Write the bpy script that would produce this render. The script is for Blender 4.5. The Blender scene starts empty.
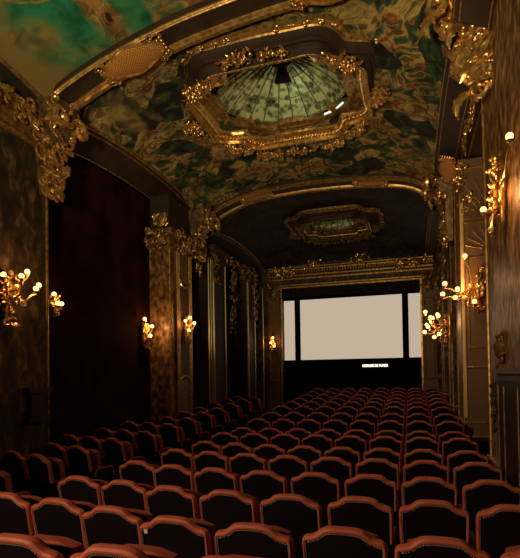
import bpy, math, random
from math import sin, cos, pi, radians, sqrt
from mathutils import Matrix, Vector, noise
C = bpy.context.scene
COL = C.collection

# ------------------------------------------------------------------ camera, world, lights, exposure
cam_d = bpy.data.cameras.new('camera')
cam = bpy.data.objects.new('camera', cam_d); COL.objects.link(cam)
YAW, ROLL, PITCH = radians(17.421), radians(-0.831), radians(1.15)
F_PX, SHIFT_PX = 479.13, 86.76
cam_d.sensor_fit = 'VERTICAL'; cam_d.sensor_height = 24.0; cam_d.sensor_width = 24.0
cam_d.lens = F_PX / 558 * 24.0
cam_d.shift_y = SHIFT_PX / 558
cam_d.clip_start = 0.05; cam_d.clip_end = 200
fw = Vector((-sin(YAW)*cos(PITCH), cos(YAW)*cos(PITCH), sin(PITCH)))
r0 = Vector((cos(YAW), sin(YAW), 0)); u0 = r0.cross(fw)
rr = r0*cos(ROLL) + u0*sin(ROLL); uu = -r0*sin(ROLL) + u0*cos(ROLL)
cam.matrix_world = Matrix(((rr.x, uu.x, -fw.x, 0), (rr.y, uu.y, -fw.y, 0), (rr.z, uu.z, -fw.z, 0), (0, 0, 0, 1)))
C.camera = cam
w = bpy.data.worlds.new('world'); C.world = w; w.use_nodes = True
w.node_tree.nodes['Background'].inputs[0].default_value = (.02, .012, .006, 1)
w.node_tree.nodes['Background'].inputs[1].default_value = .3
C.view_settings.view_transform = 'Standard'; C.view_settings.look = 'None'
C.view_settings.exposure = 0.0; C.view_settings.gamma = 1.0; C.view_settings.use_curve_mapping = False

def lamp(name, kind, loc, power, col, size=1.0, size_y=None, target=None, radius=.05, spot=None):
    d = bpy.data.lights.new(name, kind); d.energy = power; d.color = col
    if kind == 'AREA':
        d.shape = 'RECTANGLE'; d.size = size; d.size_y = size_y or size
    elif kind == 'SPOT':
        d.spot_size = radians(spot); d.spot_blend = .8; d.shadow_soft_size = radius
    else: d.shadow_soft_size = radius
    o = bpy.data.objects.new(name, d); COL.objects.link(o); o.location = loc
    if target is not None:
        o.rotation_euler = (Vector(target) - Vector(loc)).to_track_quat('-Z', 'Y').to_euler()
    return o
WARM = (1.0, .66, .36)
# added fill spots behind the camera for the seats, ceiling and right pier
lamp('fill_spot_seats', 'SPOT', (-4.2, -1.8, 1.5), 900, (1, .74, .5), target=(-1.3, 3.0, -1.3), radius=.2, spot=73)
lamp('fill_spot_ceiling', 'SPOT', (-1.4, -1.0, .6), 2500, (1, .81, .47), target=(-2.5, 7.6, 5.6), radius=.3, spot=64)
lamp('fill_spot_right', 'SPOT', (-1.6, -.8, 1.5), 500, (1, .68, .34), target=(1.0, 6.6, 2.6), radius=.2, spot=44)

# ------------------------------------------------------------------ materials
def nodes(name):
    m = bpy.data.materials.new(name); m.use_nodes = True
    nt = m.node_tree; b = nt.nodes['Principled BSDF']
    return m, nt, b
def plain(name, col, rough=.6, metal=0.0, spec=.5, bump=0, bscale=60):
    m, nt, b = nodes(name)
    b.inputs['Base Color'].default_value = (*col, 1); b.inputs['Roughness'].default_value = rough
    b.inputs['Metallic'].default_value = metal; b.inputs['Specular IOR Level'].default_value = spec
    if bump:
        n = nt.nodes.new('ShaderNodeTexNoise'); n.inputs['Scale'].default_value = bscale; n.inputs['Detail'].default_value = 3
        tc = nt.nodes.new('ShaderNodeTexCoord'); nt.links.new(tc.outputs['Object'], n.inputs['Vector'])
        bp = nt.nodes.new('ShaderNodeBump'); bp.inputs['Strength'].default_value = bump; bp.inputs['Distance'].default_value = .01
        nt.links.new(n.outputs[0], bp.inputs['Height']); nt.links.new(bp.outputs[0], b.inputs['Normal'])
    return m
def ramp(nt, stops, interp='LINEAR'):
    r = nt.nodes.new('ShaderNodeValToRGB'); e = r.color_ramp.elements; r.color_ramp.interpolation = interp
    while len(e) < len(stops): e.new(.5)
    for k, (p, c) in enumerate(stops): e[k].position = p; e[k].color = (*c, 1)
    return r
def mottled(name, stops, scale=3, detail=6, dist=.5, rough=.6, metal=0.0, bump=.3, stretch=(1, 1, 1), spec=.4):
    m, nt, b = nodes(name)
    tc = nt.nodes.new('ShaderNodeTexCoord'); mp = nt.nodes.new('ShaderNodeMapping'); mp.inputs['Scale'].default_value = stretch
    n = nt.nodes.new('ShaderNodeTexNoise'); n.inputs['Scale'].default_value = scale; n.inputs['Detail'].default_value = detail
    n.inputs['Distortion'].default_value = dist
    r = ramp(nt, stops)
    nt.links.new(tc.outputs['Object'], mp.inputs[0]); nt.links.new(mp.outputs[0], n.inputs['Vector'])
    nt.links.new(n.outputs[0], r.inputs[0]); nt.links.new(r.outputs[0], b.inputs['Base Color'])
    b.inputs['Roughness'].default_value = rough; b.inputs['Metallic'].default_value = metal; b.inputs['Specular IOR Level'].default_value = spec
    if bump:
        bp = nt.nodes.new('ShaderNodeBump'); bp.inputs['Strength'].default_value = bump; bp.inputs['Distance'].default_value = .03
        nt.links.new(n.outputs[0], bp.inputs['Height']); nt.links.new(bp.outputs[0], b.inputs['Normal'])
    return m
def glow(name, col, strength):
    m, nt, b = nodes(name); b.inputs['Base Color'].default_value = (.06, .05, .04, 1); b.inputs['Roughness'].default_value = .8; b.inputs['Specular IOR Level'].default_value = .1
    b.inputs['Emission Color'].default_value = (*col, 1); b.inputs['Emission Strength'].default_value = strength
    return m
def painting(name, ground, figures, gscale, fscale, cover, seed, horizon=None):
    """oil painting on plaster: cloudy ground, patches of figures and drapery"""
    m, nt, b = nodes(name); L = nt.links.new
    tc = nt.nodes.new('ShaderNodeTexCoord'); mp = nt.nodes.new('ShaderNodeMapping'); mp.inputs['Location'].default_value = (seed, seed*.7, 0)
    L(tc.outputs['Object'], mp.inputs[0])
    n1 = nt.nodes.new('ShaderNodeTexNoise'); n1.inputs['Scale'].default_value = gscale; n1.inputs['Detail'].default_value = 5; n1.inputs['Distortion'].default_value = 1.8
    L(mp.outputs[0], n1.inputs['Vector']); r1 = ramp(nt, ground); L(n1.outputs[0], r1.inputs[0])
    nw = nt.nodes.new('ShaderNodeTexNoise'); nw.inputs['Scale'].default_value = fscale*.9; nw.inputs['Detail'].default_value = 3
    L(mp.outputs[0], nw.inputs['Vector'])
    vm = nt.nodes.new('ShaderNodeVectorMath'); vm.operation = 'MULTIPLY_ADD'; vm.inputs[1].default_value = (.7, .7, .2)
    L(nw.outputs['Color'], vm.inputs[0]); L(mp.outputs[0], vm.inputs[2])
    v = nt.nodes.new('ShaderNodeTexVoronoi'); v.inputs['Scale'].default_value = fscale*2.0; v.inputs['Randomness'].default_value = 1
    L(vm.outputs[0], v.inputs['Vector']); sc = nt.nodes.new('ShaderNodeSeparateColor'); L(v.outputs['Color'], sc.inputs[0])
    nb = nt.nodes.new('ShaderNodeTexNoise'); nb.inputs['Scale'].default_value = fscale*2.6; nb.inputs['Detail'].default_value = 4; nb.inputs['Distortion'].default_value = 1.6; L(mp.outputs[0], nb.inputs['Vector'])
    ma = nt.nodes.new('ShaderNodeMath'); ma.operation = 'MULTIPLY_ADD'; ma.inputs[1].default_value = .9; L(nb.outputs[0], ma.inputs[0])
    mb_ = nt.nodes.new('ShaderNodeMath'); mb_.operation = 'MULTIPLY_ADD'; mb_.inputs[1].default_value = .55; mb_.inputs[2].default_value = -.2; L(sc.outputs[0], mb_.inputs[0]); L(mb_.outputs[0], ma.inputs[2])
    r2 = ramp(nt, figures, 'LINEAR'); L(ma.outputs[0], r2.inputs[0])
    n3 = nt.nodes.new('ShaderNodeTexNoise'); n3.inputs['Scale'].default_value = gscale*1.1; n3.inputs['Detail'].default_value = 3; n3.inputs['Distortion'].default_value = 1.0
    mp3 = nt.nodes.new('ShaderNodeMapping'); mp3.inputs['Location'].default_value = (seed*2+5, 3, 0); L(tc.outputs['Object'], mp3.inputs[0]); L(mp3.outputs[0], n3.inputs['Vector'])
    r3 = ramp(nt, [(cover-.03, (0, 0, 0)), (cover+.03, (1, 1, 1))]); L(n3.outputs[0], r3.inputs[0])
    mx = nt.nodes.new('ShaderNodeMix'); mx.data_type = 'RGBA'; L(r3.outputs[0], mx.inputs['Factor']); L(r1.outputs[0], mx.inputs['A']); L(r2.outputs[0], mx.inputs['B'])
    out = mx.outputs['Result']
    vl = nt.nodes.new('ShaderNodeTexNoise'); vl.inputs['Scale'].default_value = fscale*3; vl.inputs['Detail'].default_value = 6; vl.inputs['Distortion'].default_value = .6; L(mp.outputs[0], vl.inputs['Vector'])
    rl = ramp(nt, [(.36, (.45, .45, .45)), (.6, (1, 1, 1))]); L(vl.outputs[0], rl.inputs[0])
    ml = nt.nodes.new('ShaderNodeMix'); ml.data_type = 'RGBA'; ml.blend_type = 'MULTIPLY'; ml.inputs['Factor'].default_value = 1; L(out, ml.inputs['A']); L(rl.outputs[0], ml.inputs['B']); out = ml.outputs['Result']
    if horizon:                # painted ochre horizon along one side of the sky
        sp = nt.nodes.new('ShaderNodeSeparateXYZ'); L(tc.outputs['Object'], sp.inputs[0])
        ad = nt.nodes.new('ShaderNodeMath'); ad.operation = 'MULTIPLY_ADD'; ad.inputs[1].default_value = 1.6; L(n1.outputs[0], ad.inputs[0]); L(sp.outputs['X'], ad.inputs[2])
        mr = nt.nodes.new('ShaderNodeMapRange'); mr.inputs['From Min'].default_value = -4.15; mr.inputs['From Max'].default_value = -4.4; L(ad.outputs[0], mr.inputs['Value'])
        m2 = nt.nodes.new('ShaderNodeMix'); m2.data_type = 'RGBA'; m2.inputs['B'].default_value = (*horizon, 1); L(mr.outputs[0], m2.inputs['Factor']); L(out, m2.inputs['A']); out = m2.outputs['Result']
    L(out, b.inputs['Base Color'])
    b.inputs['Roughness'].default_value = .75; b.inputs['Specular IOR Level'].default_value = .2
    return m

M = {}
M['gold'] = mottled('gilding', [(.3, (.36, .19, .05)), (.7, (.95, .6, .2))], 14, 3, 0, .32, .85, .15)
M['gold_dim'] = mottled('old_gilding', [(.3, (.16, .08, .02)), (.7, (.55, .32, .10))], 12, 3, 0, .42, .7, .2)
M['bronze'] = mottled('dark_bronze', [(.3, (.05, .03, .015)), (.7, (.22, .13, .05))], 9, 3, 0, .45, .6, .2)
M['brown'] = mottled('brown_plaster', [(.3, (.014, .007, .004)), (.7, (.038, .018, .008))], 3, 4, .3, .7, 0, .1)
M['brown_dark'] = mottled('dark_brown_plaster', [(.3, (.012, .007, .004)), (.7, (.03, .016, .009))], 3, 4, .3, .8, 0, .1)
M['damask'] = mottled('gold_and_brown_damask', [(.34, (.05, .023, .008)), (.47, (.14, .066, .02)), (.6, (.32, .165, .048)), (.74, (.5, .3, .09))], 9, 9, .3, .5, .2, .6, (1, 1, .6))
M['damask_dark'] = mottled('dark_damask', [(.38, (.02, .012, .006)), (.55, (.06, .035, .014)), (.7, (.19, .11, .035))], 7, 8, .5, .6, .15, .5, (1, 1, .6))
M['redwall'] = mottled('dark_red_wall', [(.3, (.008, .0022, .0015)), (.7, (.030, .006, .003))], 2.2, 5, .4, .95, 0, .1, (1, 1, 1), .05)
M['panel'] = plain('brown_panel', (.16, .08, .032), .45)
M['redpanel'] = plain('maroon_panel', (.05, .012, .008), .6)
M['olive'] = plain('olive_gold_panel', (.2, .12, .035), .45, .4)
M['floor'] = mottled('dark_carpet', [(.3, (.012, .006, .005)), (.7, (.03, .012, .009))], 20, 4, 0, .95, 0, .2)
M['black'] = plain('black_cloth', (.004, .0035, .0035), .95, 0, .05)
M['curtain'] = plain('charcoal_curtain', (.02, .017, .016), .9, 0, .1)
M['ebony'] = plain('black_wood', (.012, .008, .006), .4)
M['metal'] = plain('black_iron', (.01, .009, .009), .5, .4)
M['trim'] = mottled('red_leather_trim', [(.3, (.36, .068, .028)), (.7, (.52, .118, .052))], 10, 3, 0, .55, 0, .1, (1, 1, 1), .35)
M['cushion'] = plain('red_velvet', (.30, .06, .03), .8, 0, .2, .2, 200)
M['back'] = plain('dark_seat_back', (.007, .0038, .0052), .9, 0, .06, .15, 300)
M['stud'] = plain('brass_nail', (.95, .75, .55), .3, .3)
M['tag'] = plain('ivory_plate', (.6, .5, .3), .4)
M['canvas'] = glow('lit_cinema_screen', (.54, .435, .33), 1.0)  # projector light on the screen is put in as emission
M['canvas2'] = glow('lit_side_screen', (.54, .435, .33), .98)  # side screens carry the same projected light as emission
M['globe'] = glow('frosted_lit_globe', (1, .52, .17), 3.6)
M['unlit'] = plain('unlit_glass_globe', (.35, .28, .18), .15)
M['sign'] = glow('lit_lettering', (1, .88, .72), 2.2)
M['tube'] = glow('lamp_tube', (.75, 1, .9), 1.2)
G = (.004, .07, .028)
M['paint0'] = painting('emerald_sky_painting', [(.3, (.014, .12, .055)), (.43, (.018, .15, .07)), (.445, (.30, .18, .05)), (.465, (.016, .15, .07)), (.52, (.018, .17, .08)), (.58, (.06, .16, .06)), (.66, (.24, .17, .05))],
    [(.3, (.05, .02, .01)), (.42, (.33, .17, .05)), (.5, (.22, .12, .035)), (.56, (.42, .26, .08)), (.64, (.10, .10, .03)), (.75, (.3, .1, .05))], .33, 1.0, .515, 3.3, (.19, .135, .042))
M['paint1'] = painting('figures_and_dragons_painting', [(.3, (.04, .07, .03)), (.42, (.15, .10, .035)), (.5, (.34, .24, .08)), (.6, (.15, .10, .035)), (.7, (.04, .09, .045))],
    [(.28, (.02, .02, .012)), (.36, (.03, .07, .035)), (.44, (.10, .075, .025)), (.5, (.40, .29, .09)), (.56, (.25, .17, .05)), (.6, (.045, .05, .022)), (.655, (.30, .09, .03)), (.70, (.42, .29, .09)), (.8, (.05, .09, .04)), (.9, (.03, .02, .012))], .45, .85, .36, 8.1)
M['paint2'] = painting('dark_brown_painting', [(.3, (.012, .01, .006)), (.55, (.04, .025, .012)), (.7, (.02, .03, .017))],
    [(.35, (.015, .012, .008)), (.5, (.06, .04, .018)), (.65, (.02, .025, .015))], .6, 1.4, .5, 1.7)  # dark brown to dark green colours for the far bay
def weave(name):
    m, nt, b = nodes(name); L = nt.links.new
    tc = nt.nodes.new('ShaderNodeTexCoord')
    a = nt.nodes.new('ShaderNodeTexChecker'); a.inputs['Scale'].default_value = 40
    a.inputs['Color1'].default_value = (.62, .3, .07, 1); a.inputs['Color2'].default_value = (.3, .12, .025, 1)
    L(tc.outputs['Object'], a.inputs['Vector']); L(a.outputs['Color'], b.inputs['Base Color']); b.inputs['Roughness'].default_value = .5; b.inputs['Metallic'].default_value = .3
    return m
M['weave'] = weave('gold_lattice')
def glassmat():
    m, nt, b = nodes('green_mottled_glass'); L = nt.links.new
    tc = nt.nodes.new('ShaderNodeTexCoord')
    v = nt.nodes.new('ShaderNodeTexVoronoi'); v.inputs['Scale'].default_value = 9; L(tc.outputs['Object'], v.inputs['Vector'])
    n = nt.nodes.new('ShaderNodeTexNoise'); n.inputs['Scale'].default_value = 5; n.inputs['Detail'].default_value = 5; L(tc.outputs['Object'], n.inputs['Vector'])
    mx = nt.nodes.new('ShaderNodeMath'); mx.operation = 'MULTIPLY_ADD'; mx.inputs[1].default_value = .45
    L(v.outputs['Distance'], mx.inputs[0]); L(n.outputs[0], mx.inputs[2])
    r = ramp(nt, [(.42, (.02, .03, .012)), (.62, (.085, .11, .045)), (.8, (.34, .38, .18))]); L(mx.outputs[0], r.inputs[0])
    L(r.outputs[0], b.inputs['Base Color']); b.inputs['Roughness'].default_value = .25
    bp = nt.nodes.new('ShaderNodeBump'); bp.inputs['Strength'].default_value = .5; bp.inputs['Distance'].default_value = .03
    L(v.outputs['Distance'], bp.inputs['Height']); L(bp.outputs[0], b.inputs['Normal'])
    return m
M['glass'] = glassmat()

# ------------------------------------------------------------------ mesh builder
class MB:
    def __init__(s): s.v = []; s.f = []
    def quadgrid(s, pts, closed_u=False, closed_v=False):
        b = len(s.v); nu = len(pts); nv = len(pts[0])
        for row in pts: s.v.extend([tuple(p) for p in row])
        for i in range(nu if closed_u else nu-1):
            for j in range(nv if closed_v else nv-1):
                a = b+i*nv+j; c = b+((i+1) % nu)*nv+j; d = b+((i+1) % nu)*nv+(j+1) % nv; e = b+i*nv+(j+1) % nv
                s.f.append((a, c, d, e))
        return b
    def box(s, x0, x1, y0, y1, z0, z1):
        b = len(s.v)
        for x in (x0, x1):
            for y in (y0, y1):
                for z in (z0, z1): s.v.append((x, y, z))
        for q in ((0, 1, 3, 2), (4, 6, 7, 5), (0, 4, 5, 1), (2, 3, 7, 6), (0, 2, 6, 4), (1, 5, 7, 3)): s.f.append(tuple(b+i for i in q))
    def tube(s, pts, rad, n=6, cap=True, flat=1.0):
        pts = [Vector(p) for p in pts]
        if not hasattr(rad, '__len__'): rad = [rad]*len(pts)
        rings = []; up = Vector((0, -1, 0))
        for i, p in enumerate(pts):
            t = (pts[min(i+1, len(pts)-1)] - pts[max(i-1, 0)])
            if t.length < 1e-9: t = Vector((0, 0, 1))
            t.normalize()
            a = up - t*up.dot(t)
            if a.length < 1e-3: a = Vector((1, 0, 0)) - t*t.x
            a.normalize(); bb = t.cross(a); up = a
            rings.append([p + a*(rad[i]*cos(2*pi*k/n)*flat) + bb*(rad[i]*sin(2*pi*k/n)) for k in range(n)])
        b = s.quadgrid(rings, False, True)
        if cap:
            s.f.append(tuple(b+k for k in range(n))[::-1]); s.f.append(tuple(b+(len(pts)-1)*n+k for k in range(n)))
    def ball(s, c, r, nu=6, nv=8, sc=(1, 1, 1)):
        rows = []
        for i in range(nu+1):
            th = pi*i/nu; q = max(sin(th), .02)
            rows.append([(c[0]+r*sc[0]*q*cos(2*pi*k/nv), c[1]+r*sc[1]*q*sin(2*pi*k/nv), c[2]+r*sc[2]*cos(th)) for k in range(nv)])
        s.quadgrid(rows, False, True)
    def lathe(s, prof, c=(0, 0, 0), n=12):
        s.quadgrid([[(c[0]+r*cos(2*pi*k/n), c[1]+r*sin(2*pi*k/n), c[2]+z) for k in range(n)] for r, z in prof], False, True)
    def prism(s, poly, y0, y1):
        """polygon in x,z extruded along y"""
        b = len(s.v); n = len(poly)
        for x, z in poly: s.v.append((x, y0, z))
        for x, z in poly: s.v.append((x, y1, z))
        s.f.append(tuple(b+i for i in range(n))); s.f.append(tuple(b+n+i for i in range(n))[::-1])
        for i in range(n): s.f.append((b+i, b+n+i, b+n+(i+1) % n, b+(i+1) % n))
    def sweep(s, path, prof, normals=None, closed=False):
        """prof: list of (a,b); each path item is (point, dirA, dirB)"""
        s.quadgrid([[Vector(p)+Vector(A)*a+Vector(B)*b for a, b in prof] for p, A, B in path], closed, True)
    def build(s, name, mat, parent=None, smooth=True):
        me = bpy.data.meshes.new(name); me.from_pydata([tuple(p) for p in s.v], [], s.f); me.validate()
        if smooth:
            me.polygons.foreach_set('use_smooth', [True]*len(me.polygons))
            try: me.set_sharp_from_angle(angle=radians(38))
            except Exception: pass
        me.materials.append(mat)
        o = bpy.data.objects.new(name, me); COL.objects.link(o)
        if parent: o.parent = parent
        return o
def fixn(o):
    import bmesh
    bm = bmesh.new(); bm.from_mesh(o.data); bmesh.ops.recalc_face_normals(bm, faces=bm.faces); bm.to_mesh(o.data); bm.free(); return o
def thing(name, label, cat, loc=(0, 0, 0), rz=0, group=None):
    o = bpy.data.objects.new(name, None); COL.objects.link(o); o.location = loc; o.rotation_euler = (0, 0, rz); o.empty_display_size = .1
    o['label'] = label; o['category'] = cat
    if group: o['group'] = group
    return o
def struct(o): o['kind'] = 'structure'; return o
def tag(o, label, cat, group=None):
    o['label'] = label; o['category'] = cat
    if group: o['group'] = group
    return o

# ------------------------------------------------------------------ room dimensions
XL, XR = -5.5, 1.02        # inner faces of the piers
WL, WR = -6.05, 1.60       # recessed walls
CL, CR = -5.5, .60         # edges of the painted ceiling
XC = -2.3
YB, YF = -3.2, 18.3        # rear wall, proscenium wall
RIB1 = (6.30, 6.85); RIB2 = (12.35, 12.95)
ZR = [-.913, -.962, -.994, -1.007, -1.031, -.992, -1.011, -.93, -.866, -.785, -.729, -.684, -.623, -.563, -.49]
ROW0, ROWP, SEAT = 2.854, 1.002, .55
def seat_top(Y):
    t = (Y-ROW0)/ROWP
    if t <= 0: return ZR[0]
    if t >= 14: return ZR[14]
    i = int(t); return ZR[i]*(1-(t-i))+ZR[i+1]*(t-i)
def zfloor(Y):
    s = 0
    for k in (-1.5, -.75, 0, .75, 1.5): s += seat_top(Y+k)
    return s/5 - .95

# floor
mb = MB(); ys = [YB+i*(20.5-YB)/60 for i in range(61)]
mb.quadgrid([[(x, y, zfloor(y)) for x in (WL-.1, -3.5, XC, 1.0, WR+.1)] for y in ys])
mb.quadgrid([[(x, y, zfloor(y)-.2) for x in (WR+.1, 1.0, XC, -3.5, WL-.1)] for y in ys])
struct(mb.build('floor', M['floor']))

# walls
def wallbox(name, x0, x1, y0, y1, z0, z1, m):
    b = MB(); b.box(x0, x1, y0, y1, z0, z1); return struct(b.build(name, m, None, False))
wallbox('wall_left', WL-.2, WL, YB, 20.5, -2.2, 5.2, M['redwall'])
wallbox('wall_right', WR, WR+.2, YB, 20.5, -2.2, 5.2, M['redwall'])
wallbox('wall_back', WL-.2, WR+.2, YB-.2, YB, -2.2, 5.8, M['redwall'])
wallbox('wall_stage', WL-.2, WR+.2, 20.3, 20.5, -2.2, 5.8, M['black'])

# ------------------------------------------------------------------ ceiling
def arch(Y, y0, y1, base=4.32, rise=.44):
    t = max(-1, min(1, (2*Y-y0-y1)/(y1-y0))); return base + rise*sqrt(max(0, 1-t*t*.985))
RP1 = [(-5.5, 4.36), (-5.42, 4.55), (-5.2, 4.68), (-4.5, 4.94), (-3.46, 5.21), (-2.6, 5.34), (-1.7, 5.42), (-.9, 5.43), (-.3, 5.38), (.1, 5.2), (.4, 5.05), (.6, 4.5)]
RP2 = [(-5.5, 4.22), (-5.42, 4.42), (-5.2, 4.60), (-4.89, 4.74), (-4.4, 4.90), (-3.85, 5.0), (-3.0, 5.05), (-2.4, 5.06), (-1.4, 5.02), (-.7, 4.95), (-.15, 4.86), (.2, 4.74), (.45, 4.55), (.6, 4.22)]
def ribz(x, apex):
    T = RP1 if apex > 5.1 else RP2
    x = max(T[0][0], min(T[-1][0]-1e-6, x))
    i = max(k for k in range(len(T)-1) if T[k][0] <= x)
    def S(k): k = max(1, min(len(T)-2, k)); return (T[k+1][1]-T[k-1][1])/(T[k+1][0]-T[k-1][0])
    h = T[i+1][0]-T[i][0]; u = (x-T[i][0])/h; m0 = S(i)*h if i else (T[1][1]-T[0][1]); m1 = S(i+1)*h if i < len(T)-2 else (T[-1][1]-T[-2][1])
    return (2*u**3-3*u*u+1)*T[i][1]+(u**3-2*u*u+u)*m0+(-2*u**3+3*u*u)*T[i+1][1]+(u**3-u*u)*m1
def bay(idx, y0, y1, zc, mat, hole=None, rise=.44, zc2=None):
    def Z(x, y):
        h = (CR-CL)/2; t = abs((x-(CL+CR)/2)/h); e = arch(y, y0, y1, 4.32 if idx < 2 else 4.1, rise)
        v = (2*y-y0-y1)/(y1-y0)
        c = zc + ((zc2-zc)*(v+1)/2 if zc2 else 0) + .07*(1-v*v)
        if idx == 2: c -= .75*max(0, v)**3
        q = c-(c-e)*t**2.6
        for yr, ap, up in ((RIB1[0], 5.22, .12), (RIB1[1], 5.22, .18), (RIB2[0], 5.0, .1), (RIB2[1], 5.0, .1)):
            if abs(yr-(y0 if y < (y0+y1)/2 else y1)) < .1:
                ww = math.exp(-((y-yr)/1.0)**2); q = q*(1-ww)+(ribz(x, ap)+up)*ww
        return q
    mb = MB()
    if hole:
        cx, cy, a, b = hole; rows = []; N = 96
        for k in range(N):
            th = 2*pi*k/N; dx, dy = cos(th), sin(th)
            tx = ((CR if dx > 0 else CL)-cx)/dx if abs(dx) > 1e-6 else 1e9
            ty = ((y1 if dy > 0 else y0)-cy)/dy if abs(dy) > 1e-6 else 1e9
            t = min(tx, ty); ox, oy = cx+dx*t, cy+dy*t; ix, iy = cx+a*dx, cy+b*dy
            rows.append([(ix+(ox-ix)*s/14, iy+(oy-iy)*s/14, Z(ix+(ox-ix)*s/14, iy+(oy-iy)*s/14)) for s in range(15)])
        mb.quadgrid(rows, True, False)
    else:
        mb.quadgrid([[(CL+(CR-CL)*i/40, y0+(y1-y0)*j/24, Z(CL+(CR-CL)*i/40, y0+(y1-y0)*j/24)) for j in range(25)] for i in range(41)])
    o = struct(mb.build('ceiling', mat)); return Z
Z0 = bay(0, -3.2, RIB1[0]+.05, 5.42, M['paint0'])
SKY1 = (-2.3, 8.95, 1.68, 1.45); SKY2 = (-2.3, 15.8, 1.15, 1.05)
HOLE1 = (-2.3, 8.95, 1.45, 1.2); HOLE2 = (-2.3, 15.8, .95, .85)
Z1 = bay(1, RIB1[1]-.05, RIB2[0]+.05, 5.60, M['paint1'], HOLE1, zc2=5.13)
Z2 = bay(2, RIB2[1]-.05, YF, 5.10, M['paint2'], HOLE2)
# roof slab far above the skylights
b = MB(); b.box(WL-.2, WR+.2, YB-.2, 20.5, 6.6, 6.7); struct(b.build('ceiling', M['black'], None, False))

# longitudinal arched bands along both walls
ntrim = [0]
def trim(mb, m, smooth=True, parent=None):
    ntrim[0] += 1
    o = mb.build('trim_%d' % ntrim[0], m, parent, smooth)
    if parent is None: struct(o)
    return o
BAYS = [(-3.2, RIB1[0], 4.32), (RIB1[1], RIB2[0], 4.32), (RIB2[1], YF, 4.1)]
for bi, (y0, y1, base) in enumerate(BAYS):
    ys = [y0+(y1-y0)*(.5-.5*cos(pi*k/36)) for k in range(37)]
    yy0, yy1 = (y0, y1+.05) if bi == 0 else ((y0-.05, y1+.05) if bi == 1 else (y0-.05, y1))
    for side in (0, 1):
        xe, xw, sg = (CL, WL, -1) if side == 0 else (CR, WR, 1)
        xm = xe+sg*(.55 if side == 0 else .5)
        m = MB(); m.quadgrid([[(xe, y, arch(y, yy0, yy1, base)+.5), (xe, y, arch(y, yy0, yy1, base)+.0), (xe, y, arch(y, yy0, yy1, base)-.05), (xm, y, arch(y, yy0, yy1, base)-.3), (xm, y, arch(y, yy0, yy1, base)-.38), (xw, y, arch(y, yy0, yy1, base)-.42), (xw, y, 5.3)] for y in ys])
        trim(m, M['brown'])
        g = MB()
        for dx, dz, r in ((0, -.02, .035), (sg*.07, -.085, .018)) if side == 0 else ((0, -.02, .014), (.06, -.08, .01)):
            g.tube([(xe+dx, y, arch(y, yy0, yy1, base)+dz) for y in ys], r)
        g.tube([(xm, y, arch(y, yy0, yy1, base)-.33) for y in ys], .02)
        if side: g.tube([(xm+.1, y, arch(y, yy0, yy1, base)-.4) for y in ys], .018); g.tube([(xm-.12, y, arch(y, yy0, yy1, base)-.27) for y in ys], .012)
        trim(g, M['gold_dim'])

# transverse ribs
def rib(y0, y1, apex, droptop):
    xs = [(CL+CR)/2-(CR-CL)/2*cos(pi*k/64) for k in range(65)]
    tl = droptop
    band = MB(); band.quadgrid([[(x, y0, ribz(x, apex)+1.0), (x, y0, ribz(x, apex)), (x, (y0+y1)/2, ribz(x, apex)+.03+tl/2), (x, y1, ribz(x, apex)+tl), (x, y1, ribz(x, apex)+1.0)] for x in xs])
    trim(band, M['brown'])
    g = MB()
    def nrm(x):
        e = .01; t = Vector((2*e, 0, ribz(x+e, apex)-ribz(x-e, apex))).normalized(); return Vector((-t.z, 0, t.x))
    for yy, sg in ((y0, 1), (y1, -1)):
        prof = [(.03, -.03), (-.015, -.045), (-.04, -.01), (-.03, .03), (-.05, .055), (-.03, .085), (.0, .09), (-.02, .12), (.03, .13)]
        if tl and yy == y0: prof = [(a_*.6, b_*.45) for a_, b_ in prof]
        g.sweep([(Vector((x, yy, ribz(x, apex)+(tl if yy == y1 else 0))), nrm(max(CL+.02, min(CR-.02, x))), Vector((0, sg, 0))) for x in xs], prof)
    trim(g, M['gold'])
    return xs
rib(*RIB1, 5.22, .04); rib(*RIB2, 5.0, 0)

# ------------------------------------------------------------------ rocaille ornament generator (local frame: x right, z up, -y outward)
def scroll(mb, x, z, r, a0, turns, y=-.03, tr=.02, sgn=1, lift=.05, n=16):
    pts = []; rad = []
    for k in range(n+1):
        t = k/n; a = a0+sgn*turns*2*pi*t; q = r*(1-.82*t)
        pts.append((x+q*cos(a), y-lift*t, z+q*sin(a))); rad.append(tr*(.55+.6*sin(pi*min(1, t*1.1+.05))))
    mb.tube(pts, rad, 6)
    mb.ball((x+r*.1*cos(a0), y-lift, z+r*.1*sin(a0)), tr*1.5, 5, 7)
def leaf(mb, x, z, ln, ang, wd, y=-.02, curl=.09, lobes=4):
    rows = []; n = 10
    for k in range(n+1):
        t = k/n; a = ang+.5*t*t*(1 if curl > 0 else -1)
        cx = x+cos(a)*ln*t; cz = z+sin(a)*ln*t; cy = y-abs(curl)*sin(pi*.75*t)*1.3
        wv = wd*(sin(pi*min(1, t*.93+.07))**.7)*(1+.28*cos(2*pi*lobes*t))
        px, pz = -sin(a), cos(a)
        rows.append([(cx+px*wv*u, cy+.35*wd*abs(u)-(.15*wd if abs(u) > .9 else 0), cz+pz*wv*u) for u in (-1, -.5, 0, .5, 1)])
    mb.quadgrid(rows)
    mb.quadgrid([[(p[0], p[1]+.012, p[2]) for p in r[::-1]] for r in rows])
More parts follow.
